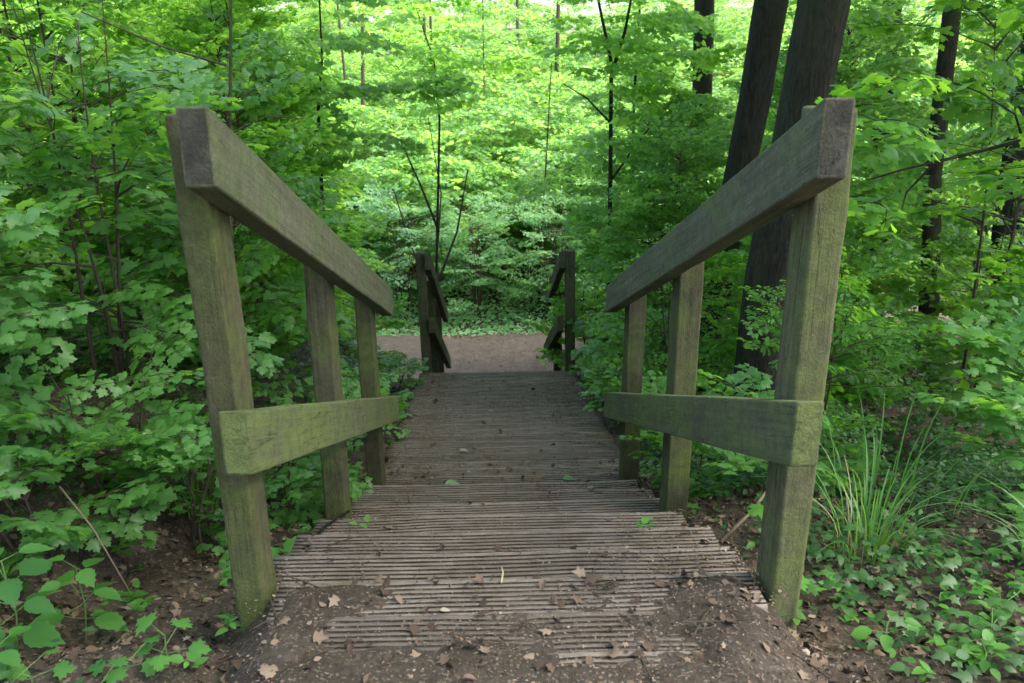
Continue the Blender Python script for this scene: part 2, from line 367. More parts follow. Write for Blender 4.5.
def handrail(label, sgn, xi, xr, xo, mats, y0, yb0, dyL):
    h = empty('handrail', (sgn*.6, 1.8, -1.4), label, 'handrail')
    h_loc = Vector(h.location); zT = .5655; zB = zT-.611
    ob = [rail(h, 'top_rail', xi, xr, y0, y0+dyL, zT-SL*y0, SL, mats[0], mats[2]),
          rail(h, 'lower_rail', xi, xr, yb0, yb0+2.709, zB-SL*yb0, SL, mats[1], mats[3])]
    s = .003*sgn
    for yy, wx, t in ((1.76, 0, 0), (2.945, .014, 1), (3.985, .012, 2)):
        ztop = -.092-SL*(yy-1.76)-.012*(t > 0); zb = -1.62-.36*(yy-1.76)
        ob.append(post(h, xr+s, xo+sgn*wx, yy, yy+.125, ztop, zb, mats[4+t], (.010, .040) if (t == 0 and sgn < 0) else (0, .01)))
    for o in ob: o.location = -h_loc
    return h
handrail('long near handrail left of the upper steps, its lower rail end bright green', -1, -.512, -.574, -.648,
         (M_rail, M_raillow, M_end, M_endg, M_post, M_post, M_post), 1.622, 1.641, 2.713)
handrail('long near handrail right of the upper steps, with a pale cracked front post', 1, .629, .691, .769,
         (M_rail, M_raillow, M_end, M_endg, M_postg, M_post, M_post), 1.6045, 1.584, 2.728)
def far_handrail(label, sgn, xi, xr, xo, lean, ye=9.85):
    h = empty('handrail', (sgn*.6, 7.3, -2.7), label, 'handrail'); hl = Vector(h.location)
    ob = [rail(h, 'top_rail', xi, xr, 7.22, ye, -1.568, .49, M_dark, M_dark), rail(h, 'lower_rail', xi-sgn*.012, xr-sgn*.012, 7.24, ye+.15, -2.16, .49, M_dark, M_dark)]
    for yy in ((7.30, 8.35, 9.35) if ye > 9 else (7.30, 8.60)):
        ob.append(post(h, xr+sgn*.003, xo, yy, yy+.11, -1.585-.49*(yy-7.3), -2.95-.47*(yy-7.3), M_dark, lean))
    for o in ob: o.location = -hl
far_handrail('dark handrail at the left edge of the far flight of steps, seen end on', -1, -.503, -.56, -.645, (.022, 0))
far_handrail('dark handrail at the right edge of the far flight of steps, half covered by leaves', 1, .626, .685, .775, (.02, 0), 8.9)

# ------------------------------------------------------------------ PLANT BUILDERS
def tri(*a): return np.array(a)
def fan(n, c): return np.array([(c, i, (i+1) % n) for i in range(n)])
def tmpl_maple():
    half = [(.10, .20), (.04, .36), (.24, .33), (.36, .56), (.50, .40), (.60, .47), (.58, .20), (.78, .24), (.84, .10)]
    o = [(0, 0)]+half+[(1.0, 0)]+[(x, -y) for x, y in half[::-1]]
    V = np.array([(x, y, -.16*abs(y)-.12*x*x) for x, y in o]+[(.34, 0, .03)]); n = len(o)
    return V, fan(n, n)
def tmpl_maplelo():
    half = [(.08, .36), (.32, .26), (.48, .50), (.60, .20)]
    o = [(0, 0)]+half+[(1.0, 0)]+[(x, -y) for x, y in half[::-1]]
    V = np.array([(x, y, -.16*abs(y)-.12*x*x) for x, y in o]+[(.34, 0, .03)]); n = len(o)
    return V, fan(n, n)
def tmpl_oval(wd=.30):
    o = [(0, 0), (.18, wd*.75), (.42, wd), (.70, wd*.72), (1, 0), (.70, -wd*.72), (.42, -wd), (.18, -wd*.75)]
    V = np.array([(x, y, .22*abs(y)-.14*x*x) for x, y in o]+[(.45, 0, -.02)]); return V, fan(8, 8)
def tmpl_ovallo():
    o = [(0, 0), (.4, .28), (1, 0), (.4, -.28)]
    return np.array([(x, y, .2*abs(y)-.1*x) for x, y in o]), np.array([(0, 1, 2), (0, 2, 3)])
def tmpl_toothed():
    x = np.linspace(.04, .97, 11); h = .34*np.sin(np.pi*x**.75)*(1+.0*x); h[1::2] *= .86; xx = x+np.where(np.arange(11) % 2 == 0, .02, -.01)
    o = [(0, 0)]+list(zip(xx, h))+[(1.04, 0)]+[(a, -b) for a, b in list(zip(xx, h))[::-1]]; n = len(o)
    V = np.array([(a, b, .20*abs(b)-.16*a*a) for a, b in o]+[(.25, 0, 0), (.55, 0, -.06), (.8, 0, -.11)])
    c = lambda q: n if q < .4 else (n+1 if q < .7 else n+2)
    F = []
    for i in range(n):
        j = (i+1) % n; a, b = c(o[i][0]), c(o[j][0]); F.append((a, i, j))
        if a != b: F.append((a, j, b))
    return V, np.array(F)
TT = tmpl_toothed()
TM, TML, TO, TOL, TON = tmpl_maple(), tmpl_maplelo(), tmpl_oval(), tmpl_ovallo(), tmpl_oval(.16)
def norm(a): return a/np.maximum(np.linalg.norm(a, axis=-1, keepdims=True), 1e-9)
def leaves_geo(o, X, Z, s, tpl, tint, curl=None):
    """o, X, Z (n,3); s (n,) -> verts, faces, per-vertex tint"""
    V, F = tpl; X = norm(X); Y = norm(np.cross(Z, X)); Z = np.cross(X, Y); n = len(o)
    P = o[:, None]+s[:, None, None]*(V[None, :, 0, None]*X[:, None]+V[None, :, 1, None]*Y[:, None]+V[None, :, 2, None]*Z[:, None]*(1 if curl is None else curl[:, None, None]))
    Fi = F[None]+(np.arange(n)*len(V))[:, None, None]
    return P.reshape(-1, 3), Fi.reshape(-1, 3), np.repeat(np.stack([tint]*3, 1), len(V), 0)
def tube(pts, rad, k=5):
    """open tapering tube along a polyline -> verts, quads"""
    P = np.asarray(pts, float); n = len(P); T = norm(np.gradient(P, axis=0)); ref = np.array([.31, .93, .17])
    A = norm(np.cross(T, ref)); B = np.cross(T, A); a = np.linspace(0, 2*np.pi, k, endpoint=False)
    V = P[:, None]+np.asarray(rad)[:, None, None]*(np.cos(a)[None, :, None]*A[:, None]+np.sin(a)[None, :, None]*B[:, None])
    i = np.arange(n*k).reshape(n, k); j = np.roll(i, -1, 1)
    return V.reshape(-1, 3), np.stack([i[:-1], j[:-1], j[1:], i[1:]], -1).reshape(-1, 4)
class Acc:
    def __init__(s): s.V = []; s.F = []; s.T = []; s.n = 0
    def add(s, V, F, T=None):
        if not len(V): return
        s.V.append(V); s.F.append(F+s.n); s.n += len(V)
        if T is not None: s.T.append(T)
    def mesh(s, name, mat, smooth=False):
        return mesh_np(name, np.concatenate(s.V), [np.concatenate(s.F)], np.concatenate(s.T) if s.T else None, smooth, mat)
def spray(r, L, ls, tpl, gap=.62, side=True, petiole=.5, tilt=.38):
    """a leafy shoot along +x; returns leaf frames and twig tubes"""
    O, X, Z, S, T = [], [], [], [], []; tw = Acc()
    def shoot(p, az, pit, ln, lev):
        n = max(3, int(ln/(ls*gap))); pts = [p]; d = az
        step = ln/n
        for i in range(n):
            pit -= .9*step*(1 if lev else .9); d += r.normal(0, .10)
            p = p+step*np.array([math.cos(d)*math.cos(pit), math.sin(d)*math.cos(pit), math.sin(pit)]); pts.append(p)
            fr = (i+1)/n
            if lev == 0 and fr < .12: continue
            for sg in (-1, 1):
                if r.random() < .10: continue
                a = d+sg*r.uniform(.6, 1.35); pl = ls*petiole*r.uniform(.5, 1.2)
                dr = np.array([math.cos(a), math.sin(a), r.uniform(-.25, .25)])
                O.append(p+dr*pl); X.append(dr+np.array([0, 0, -.25])); Z.append(np.array([r.normal(0, tilt), r.normal(0, tilt), 1])); S.append(ls*r.uniform(.6, 1.15)*(1-.25*fr)); T.append(r.random())
            if side and lev == 0 and fr < .85 and r.random() < .7:
                sg = 1 if i % 2 else -1
                shoot(p, d+sg*r.uniform(.5, .95), r.uniform(-.1, .25), ln*(.52-.3*fr)*r.uniform(.7, 1.2), 1)
        O.append(p); X.append(np.array([math.cos(d), math.sin(d), -.2])); Z.append(np.array([r.normal(0, tilt), r.normal(0, tilt), 1])); S.append(ls*r.uniform(.7, 1.1)); T.append(r.random())
        rr = (.0035 if lev == 0 else .002)*max(1, ls/.09)
        tw.add(*tube(pts, np.linspace(rr, rr*.35, len(pts)), 3))
    shoot(np.zeros(3), 0, r.uniform(.1, .4), L, 0)
    V, F, C = leaves_geo(np.array(O), np.array(X), np.array(Z), np.array(S), tpl, np.array(T))
    return V, F, C, np.concatenate(tw.V), np.concatenate(tw.F)
def rotz(V, az, roll_=0, pit=0):
    c, s = math.cos(roll_), math.sin(roll_); V = V@np.array([[1, 0, 0], [0, c, s], [0, -s, c]])
    c, s = math.cos(pit), math.sin(pit); V = V@np.array([[c, 0, s], [0, 1, 0], [-s, 0, c]])
    c, s = math.cos(az), math.sin(az); return V@np.array([[c, s, 0], [-s, c, 0], [0, 0, 1]])
def sprays(seed, n, L, ls, tpl, **k):
    r = np.random.default_rng(seed); return [spray(r, L*r.uniform(.8, 1.15), ls, tpl, **k) for _ in range(n)]
SP = {'maple': sprays(1, 7, .66, .105, TM, gap=.58, tilt=.55), 'maplo': sprays(2, 8, .70, .095, TML, gap=.52, tilt=.75), 'big': sprays(3, 6, .8, .13, TM, gap=.6), 'front': sprays(9, 7, .62, .115, TM, gap=.75, tilt=.3),
      'oval': sprays(4, 6, .55, .055, TO, gap=.6), 'ovlo': sprays(5, 6, .60, .075, TOL, gap=.55, tilt=.7), 'far': sprays(6, 7, 1.0, .105, TML, gap=.6, tilt=.7), 'far2': sprays(8, 7, 1.8, .15, TOL, gap=.5, tilt=.9),
      'canopy': sprays(7, 5, 1.6, .26, TML, gap=.5)}
def shrub_meshes(name, seed, h, rad, kind, nstem=3, nspray=60, low=.12, leafmat=None, stemmat=None, scale=1.0, top=.25):
    r = np.random.default_rng(seed); L = Acc(); S = Acc(); stems = []
    for k in range(nstem):
        a = r.uniform(0, 6.28); ln = h*r.uniform(.8, 1.0); n = 9; b = np.array([math.cos(a), math.sin(a), 0])*.10*r.random()
        lean = r.uniform(.05, .30)*rad; pts = []
        for i in range(n+1):
            t = i/n; pts.append(b+np.array([math.cos(a)*lean*t**1.3+.03*math.sin(5*t+k), math.sin(a)*lean*t**1.3+.03*math.cos(4*t+k), ln*t]))
        pts = np.array(pts); stems.append((pts, ln)); S.add(*tube(pts, np.linspace(.005+.0035*h, .002, n+1), 6))
    for q in range(nspray):
        pts, ln = stems[q % nstem]; t = low+(1-low)*((q+.5)/nspray) if nspray < 12 else r.uniform(low, 1); t = min(t, .99)
        i = t*(len(pts)-1); j = int(i); p = pts[j]+(pts[min(j+1, len(pts)-1)]-pts[j])*(i-j)
        V, F, C, TV, TF = SP[kind][r.integers(len(SP[kind]))]
        az = q*2.4+r.uniform(-.5, .5); pit = r.uniform(-.25, .8)+.4*t*t; sc = scale*(1-top*t)*r.uniform(.8, 1.15)
        reach = max(0, rad*(1-.55*abs(t-.45)*1.6)*r.uniform(.35, 1.0)-.35*sc)      # limb that carries the spray outwards
        e = p+np.array([math.cos(az)*math.cos(pit), math.sin(az)*math.cos(pit), math.sin(pit)*.7])*reach
        if reach > .12:
            m_ = (p+e)/2+np.array([0, 0, .05*reach]); S.add(*tube([p, m_, e], [.006+.003*h*.5, .0045, .003], 4))
        rr = r.uniform(-.6, .6); pp = pit*.6
        L.add(rotz(V*sc, az, rr, pp)+e, F, np.clip(C*.7+.3*r.random(), 0, 1)); S.add(rotz(TV*sc, az, rr, pp)+e, TF)
    return L.mesh(name+'_foliage', leafmat or M_maple), S.mesh(name+'_stems', stemmat or M_twig, True)
def plant(name, meshes, loc, label, cat, group=None, rz=0, sc=1.0, part=('foliage', 'stem')):
    z = loc[2] if len(loc) > 2 else tz(loc[0], loc[1])-.02
    root = empty(name, (loc[0], loc[1], z), label, cat, group, rz); root.scale = (sc, sc, sc)
    for pn, me in zip(part, meshes): link(pn, me, root)
    return root

MA = [shrub_meshes('maple_sapling', 30+i, 2.4, .85, 'maple', 3, 80, .06) for i in range(3)]
MB_ = [shrub_meshes('tall_maple', 40+i, 3.9, 1.2, 'maplo', 4, 190, .04, M_young, scale=1.1) for i in range(4)]
BL = [shrub_meshes('elder', 50+i, 2.3, 1.05, 'ovlo', 9, 90, .22, M_blue, scale=1.0) for i in range(2)]
OV = [shrub_meshes('hazel', 55+i, 1.5, .6, 'oval', 3, 44, .08, M_maple) for i in range(2)]
LOWM = [shrub_meshes('low_maple', 60+i, .62, .42, 'front', 3, 20, .15, M_front, scale=.72) for i in range(3)]
RB = [shrub_meshes('big_leaf', 70, 2.9, 1.05, 'big', 3, 34, .52, M_maple), shrub_meshes('big_leaf', 71, 2.2, 1.0, 'big', 3, 46, .10, M_maple)]

FR = [shrub_meshes('front_maple', 90+i, 2.3, .85, 'front', 4, 62, .05, M_front, scale=1.0, top=.1) for i in range(2)]
G1 = 'maple saplings on the left bank'
LEFT = [  # x, y, mesh, rz, scale, label
 (-2.05, 2.75, FR[0], .3, .72, 'broad maple sapling filling the left picture edge beside the near mossy post'),
 (-1.75, 3.75, FR[1], 1.9, .80, 'maple sapling with layered leaves just left of the near left post'),
 (-3.05, 3.9, MB_[3], .9, .75, 'tall maple sapling at the far left edge behind the broad nearest one'),
 (-1.55, 4.95, MA[2], 4.0, .85, 'maple sapling seen through the gap between first and second left posts'),
 (-2.6, 5.2, MB_[2], 2.2, .78, 'maple sapling on the left bank above the near rail end'),
 (-1.75, 6.3, MB_[0], 5.1, .68, 'maple sapling behind the middle post of the left handrail'),
 (-3.6, 6.2, MB_[0], 1.1, .85, 'bright leaved young maple high at upper left with thin upright stems'),
 (-2.5, 7.6, MB_[1], 3.0, .85, 'bright green young maple above the sloping left handrail'),
 (-2.3, 9.7, MB_[2], .4, .80, 'bright young maple left of the dark far left handrail'),
 (-4.6, 8.6, MB_[3], 4.4, 1.0, 'tall pale green maple deep in the wood at upper left'),
 (-3.2, 10.4, MB_[0], 5.3, 1.0, 'tall bright maple above the left bend of the earth path'),
]
for x, y, me, rz, sc, lb in LEFT: plant('maple_sapling', me, (x, y), lb, 'sapling', G1, rz, sc)
G2 = 'saplings on the right side'
RIGHT = [
 (2.75, 3.6, RB[0], .7, .95, 'large leaved maple sapling right of the pale cracked post, under the dark overhanging branch'),
 (3.6, 4.9, RB[1], 2.1, .72, 'large leaved maple sapling at the right picture edge before the ivy clad trunk'),
 (1.55, 3.65, OV[0], 1.4, .75, 'small leafy sapling growing tight behind the middle of the right handrail'),
 (2.3, 5.6, MA[1], 3.3, .9, 'maple sapling rooted just right of the big leaning trunk'),
 (1.32, 5.6, OV[1], .2, .95, 'oval leaved shrub left of the big leaning trunk, behind the last right post'),
 (1.65, 7.4, MB_[1], 2.6, .62, 'bright bushy sapling beside the dark far right handrail'),
 (2.9, 7.6, MB_[2], 4.5, .85, 'bright maple between the two dark trunks and the far right handrail'),
 (4.3, 7.0, MA[2], .5, .75, 'maple sapling in front of the brown trunk on the right'),
 (1.95, 9.7, MB_[3], 1.6, .85, 'slender bright maple at the right end of the visible path'),
 (3.9, 9.8, MB_[0], 2.0, 1.0, 'tall bright maple far right behind the ivy clad trunks'),
 (5.6, 6.2, RB[1], 3.8, .85, 'large leaved sapling outermost on the right, behind the overhanging branch'),
 (3.7, 5.9, RB[0], 1.0, 1.1, 'large leaved sapling whose high crown hangs before the brown trunk at upper right'),
 (5.8, 9.4, MB_[1], 5.9, 1.0, 'tall maple in the deep shade at far right'),
]
for x, y, me, rz, sc, lb in RIGHT: plant('sapling', me, (x, y), lb, 'sapling', G2, rz, sc)
G3 = 'blue green bushes along the far side of the path'
for x, y, sc, i, lb in [(-3.3, 14.4, 1.0, 0, 'blue green bush beyond the path, left of the dark far left handrail'),
                        (-1.5, 14.3, 1.05, 1, 'blue green bush beyond the path, directly behind the far left handrail'),
                        (-.2, 14.5, .95, 0, 'blue green bush beyond the path, just right of the far left handrail'),
                        (1.15, 14.2, 1.0, 1, 'blue green bush beyond the path, centred between the two far handrails'),
                        (2.5, 14.4, 1.05, 0, 'blue green bush beyond the path, left of the far right handrail top')]:
    plant('bush', BL[i], (x, y), lb, 'bush', G3, x*2.1, sc)

# ------------------------------------------------------------------ far woodland: one mass
def far_wood():
    r = np.random.default_rng(77); L = Acc(); S = Acc()
    def blob(n, xr, yr, z0, z1, sc, kind, high=False):
        for _ in range(n):
            y = r.uniform(*yr); x = r.uniform(*xr); zt = np.interp(y, [15, 18, 25, 44], [-2.4, -1.3, .2, 1.9])+(z1-1.0)*.5*(.25+sst(2.5, 7, abs(x-.6)*15/y))*N2(x, y, .35)+1.6*(N3(x, y, .45)-.5); z = z0+(zt-z0)*r.random()**.7
            if high: z = r.uniform(z0, z1)
            V, F, C, TV, TF = SP[kind][r.integers(len(SP[kind]))]
            g = tz(x, y); z = max(z, g+.1); az = r.uniform(0, 6.28); s = sc*r.uniform(.7, 1.3)
            # clumps with holes between them
            if N1(x*1.0+z*.37, y*.5+z*.9, .8) < .34: continue
            L.add(rotz(V*s, az, r.uniform(-.3, .3), r.uniform(-.1, .4))+np.array([x, y, z]), F, np.clip(C*.6+.4*r.random(), 0, 1))
            S.add(rotz(TV*s, az)+np.array([x, y, z]), TF)
    blob(1900, (-9, 10), (15.0, 18), -4.4, 2.6, 1.1, 'far')
    blob(2600, (-14, 15), (18, 25), -4.6, 4.5, 1.0, 'far2')
    blob(2600, (-26, 28), (25, 44), -4.9, 7.0, 1.7, 'far2')
    blob(520, (-12, 14), (17, 30), -.2, 4.2, .9, 'far', True)
    blob(900, (-24, 26), (30, 46), .5, 6.5, 1.3, 'far2', True)
    for k in range(12):
        x = r.uniform(-12, 14); y = r.uniform(15.5, 30); g = tz(x, y); a = r.uniform(-.3, .3)
        S.add(*tube([(x+a*t+.1*math.sin(3*t+k), y, g+8*t) for t in np.linspace(0, 1, 9)], np.linspace(.045, .02, 9)*r.uniform(.5, 2), 6))
    o = link('far_woodland', L.mesh('far_foliage', M_bright)); tag(o, 'bright yellow green woodland reading as one mass behind the path and bushes', 'woodland', kind='stuff')
    link('stems', S.mesh('far_stems', M_twig, True), o)
far_wood()

# ------------------------------------------------------------------ TREES
def crown_mesh(name, seed, n, rad, z0, z1, kind='canopy', sc=1.0, mat=None, hole=.0):
    r = np.random.default_rng(seed); L = Acc()
    for _ in range(n):
        a = r.uniform(0, 6.28); q = rad*math.sqrt(r.random()); z = r.uniform(z0, z1)-.10*q*q/rad
        V, F, C, TV, TF = SP[kind][r.integers(len(SP[kind]))]; s = sc*r.uniform(.7, 1.3)
        L.add(rotz(V*s, r.uniform(0, 6.28), r.uniform(-.4, .4), r.uniform(-.3, .4))+np.array([q*math.cos(a), q*math.sin(a), z]), F, np.clip(C*.6+.4*r.random(), 0, 1))
    return L.mesh(name, mat or M_maple)
def trunk_mesh(name, pts, rad, mat, k=20, rough=.05, seed=0, limbs=()):
    r = np.random.default_rng(seed); P = np.array(pts, float); t = np.linspace(0, len(P)-1, 46)
    Q = np.stack([np.interp(t, range(len(P)), P[:, i]) for i in range(3)], 1); Rr = np.interp(t, range(len(rad)), rad)
    V, F = tube(Q, Rr, k); A = Acc(); ang = np.tile(np.linspace(0, 2*np.pi, k, endpoint=False), len(Q)); zz = np.repeat(Q[:, 2], k)
    c = np.repeat(Q, k, 0); d = V-c
    f = 1+rough*np.sin(3*ang+zz*.8+seed)+rough*.7*np.sin(5*ang-zz*1.3)+r.normal(0, rough*.25, len(V))
    A.add(c+d*f[:, None], F)
    for pl, r0, r1 in limbs: A.add(*tube(pl, np.linspace(r0, r1, len(pl)), 8))
    return A.mesh(name, mat, True)
def ivy_on(name, pts, rad, n, size, seed, spread=.06, z0=-9, z1=9):
    r = np.random.default_rng(seed); P = np.array(pts, float); t = r.uniform(0, len(P)-1, n)
    c = np.stack([np.interp(t, range(len(P)), P[:, i]) for i in range(3)], 1); rr = np.interp(t, range(len(rad)), rad); a = r.uniform(0, 6.28, n)
    out = np.stack([np.cos(a), np.sin(a), r.uniform(-.2, .5, n)], 1); o = c+out*(rr+np.abs(r.normal(0, spread, n)))[:, None]
    keep = (N1(a*1.2+3, c[:, 2]*1.3+seed, 1.0) > .36); o, out = o[keep], out[keep]; m = len(o)
    X = np.stack([r.normal(0, .5, m), r.normal(0, .5, m), -np.ones(m)], 1)
    V, F, C = leaves_geo(o, X, out+r.normal(0, .3, (m, 3)), size*r.uniform(.6, 1.2, m), TML, r.random(m))
    return mesh_np(name, V, [F], C, mat=M_ivy)
def tree(loc, label, pts, rad, mat, crown=None, cz=0, ivy=None, limbs=(), seed=0, rough=.05, cat='tree', name='tree', coff=0):
    root = empty(name, loc, label, cat); L = np.array(loc)
    P = [np.array(p)-L for p in pts]
    link('trunk', trunk_mesh('trunk', P, rad, mat, seed=seed, rough=rough, limbs=[([np.array(q)-L for q in pl], a, b) for pl, a, b in limbs]), root)
    if crown:
        c = link('crown', crown, root); c.location = (P[-1][0]+coff, P[-1][1], cz-L[2])
    if ivy:
        for q in ivy: link('ivy', ivy_on('ivy', P, rad, q[0], q[1], seed+3, q[2]), root)
    return root
CR = crown_mesh('big_crown', 5, 190, 4.8, 0, 3.2)
CRs = crown_mesh('mid_crown', 6, 110, 3.0, 0, 2.4)
A0 = (1.71, 4.95, -2.7)
tree(A0, 'thick smooth brown trunk leaning right, largest tree, behind the near right handrail',
     [(1.70, 4.95, -2.8), (1.70, 4.95, -2.45), (1.69, 4.93, -1.97), (1.70, 4.92, -1.26), (1.79, 4.9, -.487), (1.865, 4.9, .32), (1.95, 5.0, 1.6), (2.1, 5.1, 3.2), (2.2, 5.2, 6.0)],
     [.25, .18, .145, .138, .138, .138, .13, .11, .05], M_bark, CR, 3.4, seed=1, coff=1.6)  # crown out of view, set off its trunk to tune the shade below
tree((-1.6, -2.6, -1.3), 'unseen tree added behind the viewer so its crown shades the landing', [(-1.6, -2.6, -1.4), (-1.6, -2.6, 1), (-1.2, -2.2, 3), (-.4, -1.2, 6)], [.2, .16, .13, .05], M_bark, CRs, 3.0, seed=8)  # out of view, added to cut the skylight on the landing
tree((1.78, 6.4, -2.9), 'dark narrower trunk just left of and behind the thick leaning trunk',
     [(1.76, 6.4, -3.0), (1.79, 6.4, -2.5), (1.78, 6.4, -2.0), (1.87, 6.4, -1.16), (1.98, 6.4, -.34), (2.05, 6.4, .42), (2.1, 6.4, 2), (2.2, 6.5, 4), (2.2, 6.5, 6)],
     [.22, .14, .115, .105, .115, .12, .11, .09, .05], M_barkd, CRs, 4.2, None, seed=2, coff=1.4)  # unseen crown shifted aside to let more light onto the boardwalk
tree((3.0, 12, -4.1), 'slim dark trunk in the bright wood left of the two joined trunks',
     [(3.0, 12, -4.3), (3.0, 12, -3.3), (3.01, 12, -1.9), (3.0, 12, -.5), (2.95, 12, .8), (2.9, 12, 3), (2.9, 12, 6)], [.2, .14, .13, .135, .13, .1, .05], M_barkd, None, 6.0, None, seed=3)
tree((4.95, 9, -3.3), 'straight brown trunk in the right background, between two dark trunks',
     [(5.0, 9, -3.5), (4.98, 9, -2.7), (4.9, 9, -2.0), (4.8, 9, -1.2), (4.75, 9, .5), (4.7, 9, 5)], [.15, .11, .095, .09, .085, .05], M_bark, CRs, 3.0, seed=4)
tree((4.95, 8, -3.2), 'dark ivy clad trunk nearest the right picture edge',
     [(5.22, 8, -3.3), (5.20, 8, -2.7), (5.1, 8, -1.8), (5.05, 8, -1.1), (5.05, 8, .5), (5.1, 8, 5)], [.18, .14, .13, .12, .11, .05], M_barkd, CRs, 3.2, [(1000, .09, .07)], seed=5)
tree((4.7, 10, -3.3), 'dark slender trunk seen just right of the pale cracked front post',
     [(4.72, 10, -3.5), (4.70, 10, -2.7), (4.67, 10, -1.8), (4.6, 10, 0), (4.5, 10, 5)], [.18, .13, .12, .11, .05], M_barkd, CRs, 3.6, [(350, .08, .05)], seed=6)

# thin understorey stems: each a slender young tree of its own
LC = [crown_mesh('low_crown', 90+i, n, r_, -h_/2, h_/2, 'maplo', 1.0, M_young) for i, (n, r_, h_) in enumerate([(70, 1.25, 2.6), (34, .75, 1.5)])]
def slim(pts, r0, label, limbs=(), seed=0, mat=None, crown=None):
    root = empty('slender_tree', pts[0], label, 'tree', 'slender young trees in the understorey'); L = np.array(pts[0])
    if crown: link('crown', crown[0], root).location = Vector(crown[1])-Vector(pts[0])
    link('trunk', trunk_mesh('trunk', [np.array(p)-L for p in pts], list(np.linspace(r0, r0*.25, len(pts))), mat or M_barkd, k=8, rough=.03, seed=seed,
         limbs=[([np.array(q)-L for q in pl], a, b) for pl, a, b in limbs]), root)
slim([(1.34, 9, -3.4), (1.33, 9, -2.5), (1.32, 9, -1.4), (1.29, 9, 0), (1.14, 9, .6), (1.0, 9, 2)], .034, 'slender forked dark stem rising behind the upper end of the right rail',
     [([(1.3, 9, -.1), (1.42, 9, .3), (1.52, 9, .9)], .02, .01), ([(1.32, 9, -1.2), (1.5, 8.9, -.9), (1.8, 8.9, -.5)], .014, .006), ([(1.3, 9, -.6), (1.05, 9, -.35), (.8, 9, -.2)], .012, .005)], 1, crown=(LC[1], (1.35, 9.1, .35)))
slim([(-1.3, 4, -1.9), (-1.22, 4, -.7), (-1.175, 4, -.28), (-1.11, 4, .27), (-1.05, 4, 1.2)], .013, 'thin pale upright stem rising just right of the near left post top',
     [([(-1.19, 4, -.4), (-1.35, 3.95, -.3), (-1.55, 3.9, -.28)], .006, .003), ([(-1.16, 4, 0), (-1.4, 3.9, .08), (-1.7, 3.85, .22)], .006, .003), ([(-1.18, 4, -.3), (-1.0, 4, -.22), (-.85, 4.1, -.24)], .005, .002)], 2, M_barkp)
slim([(-.85, 12.2, -4.3), (-.76, 12, -2.9), (-.64, 12, -.74), (-.69, 12, .05), (-.9, 12, .7)], .026, 'thin crooked dark stem standing above the far left handrail', [([(-.7, 12, -2.3), (-.95, 12, -1.6), (-1.2, 12, -1.0)], .02, .01)], 3, crown=(LC[1], (-.75, 12.2, .3)))
slim([(-1.0, 13.6, -4.3), (-.86, 13.6, -3.2), (-.74, 13.6, -2.0), (-.9, 13.6, -.8)], .022, 'dark bush stem fanning out left of the crooked stem above the far left handrail', [([(-.9, 13.6, -3.6), (-.5, 13.6, -2.6), (-.3, 13.6, -1.6)], .025, .01), ([(-.95, 13.6, -3.8), (-1.3, 13.6, -2.7), (-1.5, 13.6, -1.9)], .02, .01)], 4)
slim([(1.95, 11, -4.0), (1.9, 11, -1.7), (1.88, 11, -.45), (1.91, 11, .72), (1.8, 11, 2)], .03, 'thin dark stem between the forked stem and the slim dark trunk', [([(1.9, 11, -1), (2.1, 11, -.5), (2.4, 11, -.1)], .015, .006)], 5, crown=(LC[0], (2.1, 11.1, -.6)))
slim([(-1.4, 7, -2.2), (-1.34, 7, -.34), (-1.28, 7, .04), (-1.25, 7, 1)], .018, 'short dark stem glimpsed in the bright leaves at upper left centre', [], 6, crown=(LC[1], (-1.55, 7.1, .1)))
slim([(.9, 14.6, -4.3), (.92, 14.6, -3.2), (1.0, 14.6, -2.0), (1.1, 14.6, 0)], .03, 'grey stem rising from the bushes between the two far handrails', [], 7)

# dark branch reaching in from the right, with big leaves hung along it
def overhang():
    root = empty('overhanging_branch', (2.9, 3.4, -.35), 'thin dark crooked branch with large leaves, reaching in beside the pale post', 'branch')
    L = np.array(root.location); A = Acc(); LF = Acc(); r = np.random.default_rng(9)
    main = np.array([(2.9, 3.4, -.18), (2.45, 3.35, -.27), (2.1, 3.3, -.30), (1.85, 3.3, -.36), (1.62, 3.25, -.40), (1.48, 3.25, -.44)])
    A.add(*tube(main-L, np.linspace(.012, .003, 6), 6))
    for i, (a, b) in enumerate([((2.3, 3.33, -.29), (2.15, 3.2, .1)), ((2.1, 3.3, -.3), (1.85, 3.2, -.12)), ((1.85, 3.3, -.36), (1.65, 3.2, -.26)), ((2.45, 3.35, -.27), (2.3, 3.3, -.5)), ((1.75, 3.28, -.38), (1.6, 3.2, -.58)), ((2.7, 3.4, -.22), (2.6, 3.2, .05))]):
        a = np.array(a); b = np.array(b); A.add(*tube(np.array([a, (a+b)/2+r.normal(0, .03, 3), b])-L, [.006, .004, .002], 5))
        V, F, C, TV, TF = SP['big'][i % 6]; az = math.atan2(b[1]-a[1], b[0]-a[0])
        LF.add(rotz(V*.62, az, r.uniform(-.2, .2), .2)+b-L, F, C); A.add(rotz(TV*.62, az, 0, .2)+b-L, TF)
    link('twigs', A.mesh('twigs', M_barkd, True), root); link('foliage', LF.mesh('foliage', M_maple), root)
overhang()

